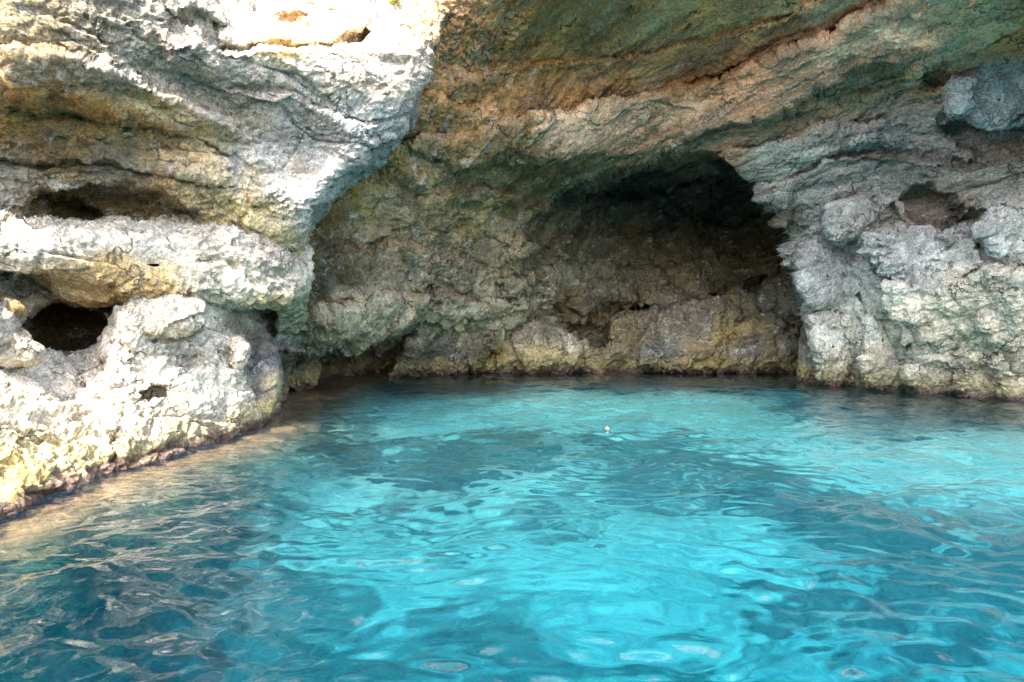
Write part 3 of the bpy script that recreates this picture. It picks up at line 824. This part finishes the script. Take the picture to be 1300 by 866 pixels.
blk = [(1150, 320, (196, 196, 200)), (1280, 300, (200, 198, 198)), (1090, 270, (168, 168, 170)), (1280, 120, (178, 182, 190)), (1130, 160, (160, 160, 162)), (1220, 310, (186, 184, 186)), (1050, 350, (180, 182, 186)), (1070, 420, (196, 196, 194)), (1200, 400, (212, 204, 188)), (1100, 460, (180, 174, 160)),
       (1160, 440, (170, 166, 158)), (1250, 440, (186, 178, 162))]
rk = dict(D=D_W, st=.5, big=.10, lay=.10, cell=.12, cs=1.1, facet=.30, crack=.06, med=.07, fine=.04, pit=.07)
for out, yc, fr, lab in (
    ([(1097, 304), (1112, 292), (1150, 291), (1186, 286), (1205, 294), (1228, 312), (1250, 332), (1226, 350), (1180, 356), (1140, 364), (1122, 350), (1106, 330)], 16.5, .75, 'smooth pale grey block'),
    ([(1240, 290), (1262, 270), (1300, 262), (1345, 264), (1356, 330), (1330, 352), (1300, 350), (1262, 326)], 14.9, .75, 'light grey block'),
    ([(1042, 292), (1050, 264), (1085, 248), (1128, 252), (1144, 274), (1110, 294), (1066, 306)], 17.5, .55, 'grey bulging block'),
    ([(1205, 142), (1214, 108), (1250, 82), (1330, 86), (1346, 150), (1290, 160), (1240, 158)], 14.5, .4, 'bluish grey block'),
    ([(1085, 180), (1096, 160), (1140, 150), (1190, 160), (1200, 178), (1160, 190), (1110, 192)], 16.5, .45, 'grey shelf block'),
    ([(1186, 300), (1210, 286), (1240, 284), (1258, 300), (1256, 330), (1232, 334), (1206, 316)], 15.7, .45, 'grey wedge block'),
    ([(1010, 330), (1030, 305), (1062, 306), (1092, 336), (1098, 376), (1070, 396), (1028, 392), (1014, 362)], 18.5, .55, 'light grey block'),
    ([(1024, 400), (1050, 384), (1082, 396), (1090, 440), (1086, 482), (1060, 496), (1040, 484), (1030, 440)], 18.8, .6, 'pale buttress'),
    ([(1090, 470), (1092, 410), (1104, 372), (1134, 366), (1152, 396), (1150, 450), (1140, 496), (1104, 498)], 17.7, .6, 'pale buttress'),
    ([(1150, 480), (1160, 430), (1176, 412), (1204, 420), (1212, 460), (1206, 502), (1170, 502)], 16.9, .55, 'grey buttress'),
    ([(1212, 490), (1216, 440), (1236, 420), (1268, 432), (1276, 470), (1270, 506), (1230, 506)], 16.3, .55, 'grey buttress'),
    ([(1140, 400), (1160, 376), (1200, 362), (1240, 372), (1246, 410), (1210, 426), (1166, 424)], 16.5, .5, 'cream block'),
    ([(1240, 420), (1244, 376), (1280, 356), (1330, 366), (1340, 420), (1300, 440), (1262, 440)], 15.2, .55, 'cream block'),
    ([(1270, 500), (1276, 450), (1300, 438), (1336, 446), (1350, 510), (1300, 514)], 15.7, .5, 'grey buttress'),
):
    rock('rock_block', out, yc, fr, 1.3, M_RIGHT, blk, parent=cave, ex=.6, warm=(1.18, 1.17, 1.08), **rk)

# ------------------------------------------------------------------ seabed and sea
def bed_pt(px, py, depth=3.2):
    """where a sight line bent at the surface meets the seabed"""
    Yw = water_Y(px, py)
    p = world_pt(np.array(px, float), np.array(py, float), np.array(Yw, float))
    d = p - np.array([0, 0, CAMZ])
    d = d / np.linalg.norm(d)
    h = d[:2] / 1.333
    dz = math.sqrt(1 - (h ** 2).sum())
    return p[:2] + h / dz * depth


# bright sand (+) and darker bed (-) patches: pixel, radius x, radius y (m), weight
patches = [(520, 545, .9, .5, .7), (660, 610, .8, .3, .6), (740, 585, .6, .3, .5), (470, 610, .6, .35, .5), (330, 620, .5, .6, .7), (620, 690, .6, .25, .6), (560, 720, .35, .2, .5), (1110, 690, .35, .2, .6), (1230, 680, .5, .2, .6), (880, 800, .3, .12, .7), (1080, 790, .3, .15, .6), (720, 660, .5, .2, -.6), (800, 720, .25, .12, -.7), (600, 780, .4, .2, -.6), (480, 690, .3, .2, -.6), (1150, 600, .6, .25, -.5), (860, 545, .8, .4, -.6), (950, 590, .5, .3, -.5), (430, 540, 1.6, 2.2, 1.3), (600, 520, 3, 2, .9), (780, 525, 3, 2.2, 1.2), (900, 520, 2.2, 2, .9), (850, 690, 1.3, .95, 1.6), (930, 680, .8, .6, 1.2), (700, 720, 1.0, .6, .7), (780, 760, .7, .4, 1.0), (1170, 590, 2.2, 1.3, 1.5), (1260, 560, 1.8, .9, 1.3), (1000, 545, 1.5, 1.2, .5),
           (560, 640, 1.6, 1.2, .6), (400, 640, 1.0, .9, .7), (480, 760, 1.0, .6, .5), (650, 830, 1.0, .4, .3), (1000, 820, .5, .25, .6), (1180, 800, .7, .3, .5), (420, 700, .7, .5, .6),
           (1060, 640, .7, 1.6, -.9), (1010, 740, .6, .4, -.6), (1060, 520, 1.6, 1.5, -1.0), (180, 760, 1.6, 1.0, -1.6), (60, 820, 1.4, .6, -1.4), (330, 690, .5, .8, -.4), (560, 590, 1.5, .6, -.6), (640, 555, 2.2, 1.2, -.5), (1200, 720, 1.2, .5, -.3), (850, 820, .8, .3, -.2), (340, 830, .6, .4, -.6), (1250, 520, 2.5, 1.5, -.8), (900, 620, 1.0, .5, -.4)]
PB = [(*bed_pt(a, b), rx, ry, w) for a, b, rx, ry, w in patches]
shore_y = np.array([-30, 0, 3, 5, 6.3, 8, 9.5, 11.6, 12.6, 16, 20, 24, 30])
shore_x = np.array([-14, -7, -5.4, -4.9, -4.72, -4.62, -4.42, -4.28, -4.3, -4.8, -5, -4, -3])


def bed_fields(X, Y):
    P = np.stack([X, Y, 0 * X], -1)
    m = .2 + .35 * fbm(P * .45 + 3, 3) + .30 * fbm(P * 1.3 + 23, 3)
    for x, y, rx, ry, w in PB:
        m = m + w * np.exp(-((X - x) / rx) ** 2 - ((Y - y) / ry) ** 2)
    far = sstep(26, 60, np.hypot(X, Y - 8))
    d = X - np.interp(Y, shore_y, shore_x) + .25 * noise(P * 1.1)          # metres out from the left shore
    z = -3.2 - 3.2 * sstep(9, 2, Y) + .35 * fbm(P * .35 + 11, 3) - .45 * np.clip(-m, 0, 1.5) + .25 * np.clip(m, 0, 1.3)
    shelf = sstep(1.9, .4, d)
    z = z + (-.30 - .25 * d - z) * shelf
    z = np.where(d < -.1, np.minimum(z, -.25), z)
    back = sstep(15, 20, Y - .12 * X)
    z = z + back * .9
    z = z - far * 4
    rough = .10 * ridged(P * 1.2 + 7, 4) + .03 * fbm(P * 5, 2)
    z = z + rough * (.35 + .9 * sstep(.3, -.4, m) + shelf)
    return np.minimum(z, -.12), m, shelf


xs = spaced(-9, 17, .09, -700, 700, 1.09)
ys = spaced(-1, 27, .09, -700, 700, 1.09)
X, Yg = np.meshgrid(xs, ys)
Z, Mk, Sh = bed_fields(X, Yg)
tcol = np.zeros(X.shape + (3,))
k = sstep(.0, .9, Mk + .45 * fbm(np.stack([X, Yg, Z * 0 + 4], -1) * 1.5, 3))[..., None]
k = k * sstep(21.8, 18.8, Yg - .1 * X)[..., None]  # sand tint faded out where the roof's shadow should fall
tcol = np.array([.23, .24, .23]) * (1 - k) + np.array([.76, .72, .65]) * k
tcol = tcol * (1 - .62 * sstep(17.8, 20.5, Yg - .12 * X))[..., None]  # back of the bed darkened to stand in for the roof's shadow
shc = np.array([.24, .14, .075])
tcol = tcol * (1 - Sh[..., None]) + shc * Sh[..., None]
N = Nodes('seabed_sand')
pos = N.n('ShaderNodeNewGeometry').outputs['Position']
tint = N.n('ShaderNodeAttribute', attribute_name='tint').outputs['Color']
c = N.mix(1.0, tint, N.mix(N.ramp(N.noise(pos, 2.6, 8, .65), .3, .7), (.62, .64, .66), (1.2, 1.18, 1.1)), 'MULTIPLY')
bp = N.n('ShaderNodeBump', Strength=.6, Distance=.1, Height=N.noise(pos, 5, 8, .65))
bs = N.n('ShaderNodeBsdfDiffuse', Color=c, Normal=bp.outputs[0])
N.n('ShaderNodeOutputMaterial', Surface=bs.outputs[0])
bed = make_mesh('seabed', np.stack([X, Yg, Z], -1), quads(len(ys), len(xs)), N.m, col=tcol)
tag(bed, 'pale sand and darker seabed under the clear water', kind='structure')
bed.cycles.is_caustics_receiver = True
for o in (cave, left, shore):
    o.cycles.is_caustics_receiver = False

# the sea surface: crossing wave trains
xs = spaced(-7, 14, .04, -700, 700, 1.12)
ys = np.r_[spaced(2, 9, .03, -700, 8.9, 1.12), spaced(9, 26, .05, 9.2, 700, 1.12)]
ys = np.unique(np.round(ys, 4))
ys = ys[np.r_[True, np.diff(ys) > .012]]
X, Yg = np.meshgrid(xs, ys)
W = np.stack([X, Yg, 0 * X], -1)
wx, wyy = X + .5 * noise(W * .5), Yg + .5 * noise(W * .5 + 40)
Zs = 0 * X
r2 = np.random.default_rng(5)
for i in range(72):
    lam = .13 * (14 ** (r2.random() ** 1.15))
    kk = 2 * math.pi / lam
    a = r2.normal(math.radians(108), .75)
    amp = .0037 * lam ** .86
    Zs += amp * np.sin(kk * (np.cos(a) * wx + np.sin(a) * wyy) + 7 * r2.random())
calm = 1 - .55 * sstep(14, 24, Yg)
fade = sstep(60, 25, np.hypot(X, Yg - 10))
Zs = Zs * calm * fade
# tint of the water column below each point
bx, by_ = X, Yg
Zb, Mk, Sh = bed_fields(bx, by_)
depth = np.clip(-blur(Zb, 6), .05, 9)
T = np.exp(-np.stack([.27, .063, .042] * 1) * (depth * 1.15)[..., None])
N = Nodes('sea_water')
tint = N.n('ShaderNodeAttribute', attribute_name='tint').outputs['Color']
geo = N.n('ShaderNodeNewGeometry')
rf = N.n('ShaderNodeBsdfRefraction', Color=tint, Roughness=0.0, IOR=1.333)
gs = N.n('ShaderNodeBsdfGlossy', Color=(1, 1, 1, 1), Roughness=0.0)
wpos = N.n('ShaderNodeNewGeometry').outputs['Position']
wb = N.n('ShaderNodeBump', Strength=1.0, Distance=.0025, Height=N.noise(wpos, 8, 2, .5, .8))
for nd in (rf, gs):
    N.t.links.new(wb.outputs[0], nd.inputs['Normal'])
fr = N.n('ShaderNodeFresnel', IOR=1.333, Normal=wb.outputs[0])
# light scattered back by the water itself
sc = N.n('ShaderNodeBsdfDiffuse', Color=(.004, .24, .46, 1))
ms = N.n('ShaderNodeMixShader')
ms.inputs[0].default_value = .022
N.t.links.new(rf.outputs[0], ms.inputs[1])
N.t.links.new(sc.outputs[0], ms.inputs[2])
mx = N.n('ShaderNodeMixShader')
N.t.links.new(fr.outputs[0], mx.inputs[0])
N.t.links.new(ms.outputs[0], mx.inputs[1])
N.t.links.new(gs.outputs[0], mx.inputs[2])
N.n('ShaderNodeOutputMaterial', Surface=mx.outputs[0])
sea = make_mesh('sea', np.stack([X, Yg, Zs], -1), quads(len(ys), len(xs)), N.m, col=T)
tag(sea, 'clear turquoise rippling sea water', kind='structure')
sea.cycles.is_caustics_caster = True

# ------------------------------------------------------------------ small things
def surface_at(o, px, py):
    """the point of a rock face nearest to a sight line"""
    n = len(o.data.vertices)
    v = np.empty(n * 3, np.float32)
    o.data.vertices.foreach_get('co', v)
    v = v.reshape(-1, 3) + np.array(o.location, np.float32)
    m = v[:, 1] > 2
    qx, qy = to_pix(v)
    d = (qx - px) ** 2 + (qy - py) ** 2 + 1e6 * ~m
    k = np.argsort(d)[:6]
    return v[k][np.argmin(v[k][:, 1])]


def plain(name, color, rough=.6, trans=0):
    N = Nodes(name)
    pos = N.n('ShaderNodeNewGeometry').outputs['Position']
    c = N.mix(N.noise(pos, 40, 4, .6), [v * .7 for v in color], [min(1, v * 1.25) for v in color])
    bs = N.n('ShaderNodeBsdfPrincipled', Base_Color=c, Roughness=rough)
    N.n('ShaderNodeOutputMaterial', Surface=bs.outputs[0])
    return N.m


M_LEAF = plain('plant_leaf', (.30, .36, .04), .55)
M_STEM = plain('plant_stem', (.16, .12, .06), .8)


def tuft(px, py, size, n, label):
    p = surface_at(left, px, py)
    root = bpy.data.objects.new('cliff_plant', None)
    link(root)
    root.location = p
    tag(root, label, 'plant', 'plants on the cliff top')
    rg = np.random.default_rng(int(px))
    # woody stem base
    a = np.linspace(0, 2 * math.pi, 7)[:-1]
    V = np.concatenate([np.stack([.018 * size * 4 * (1 - .6 * t) * np.cos(a), .018 * size * 4 * (1 - .6 * t) * np.sin(a), 0 * a + t * size * .5 - .05], -1) for t in np.linspace(0, 1, 4)])
    make_mesh('stem', V + p, quads(4, 6, True), M_STEM, root, origin=p)
    vs_, fs = [], []
    for i in range(n):
        th, el = rg.uniform(0, 2 * math.pi), rg.uniform(.15, 1.4)
        L, wd = size * rg.uniform(.5, 1.0), size * rg.uniform(.07, .12)
        d = np.array([math.cos(th) * math.cos(el), math.sin(th) * math.cos(el), math.sin(el)])
        sd_ = np.cross(d, (0, 0, 1))
        sd_ /= np.linalg.norm(sd_) + 1e-6
        up = np.cross(sd_, d)
        b = np.array([0, 0, size * .25]) + rg.normal(0, .06 * size, 3)
        k0 = len(vs_)
        for t, w_, h in ((0, .25, 0), (.35, 1, .06), (.7, .8, .03), (1, .05, -.12)):
            for sg in (-1, 0, 1):
                vs_.append(b + d * L * t + sd_ * wd * w_ * sg + up * L * (h - .05 * abs(sg) * -1))
        for q_ in range(3):
            for c_ in range(2):
                k1 = k0 + q_ * 3 + c_
                fs.append((k1, k1 + 1, k1 + 4, k1 + 3))
    make_mesh('foliage', np.array(vs_) + p, np.array(fs), M_LEAF, root, origin=p)


tuft(502, 8, .22, 46, 'small bright yellow-green plant at the right end of the sunlit cliff top')
tuft(414, 3, .16, 30, 'tiny yellow-green plant at the top edge left of the other plant')

# a small float on the water
fx, fy = 771, 545
fp = world_pt(np.array(float(fx)), np.array(float(fy)), np.array(water_Y(fx, fy)))
buoy = bpy.data.objects.new('float', None)
link(buoy)
buoy.location = fp
tag(buoy, 'tiny white and orange float drifting on the turquoise water', 'float')


def lathe(name, prof, mat, parent, origin, n=20):
    a = np.linspace(0, 2 * math.pi, n + 1)[:-1]
    V = np.concatenate([np.stack([r_ * np.cos(a), r_ * np.sin(a), 0 * a + h_], -1) for r_, h_ in prof])
    return make_mesh(name, V + np.array(origin), quads(len(prof), n, True), mat, parent, origin=origin, flip=False)


th = np.linspace(-math.pi / 2, math.pi / 2, 13)
lathe('body', [(max(.0005, 0.034 * math.cos(t)), .008 + .024 * math.sin(t)) for t in th], plain('float_white', (.34, .28, .26), .5), buoy, fp)
lathe('band', [(.032, .000), (.0355, .002), (.036, .010), (.0345, .014), (.030, .014)], plain('float_orange', (.75, .22, .08), .4), buoy, fp)
lathe('ring', [(.008, .028), (.010, .033), (.007, .039), (.004, .037), (.005, .031), (.008, .028)], plain('float_ring', (.3, .3, .3), .4), buoy, fp)
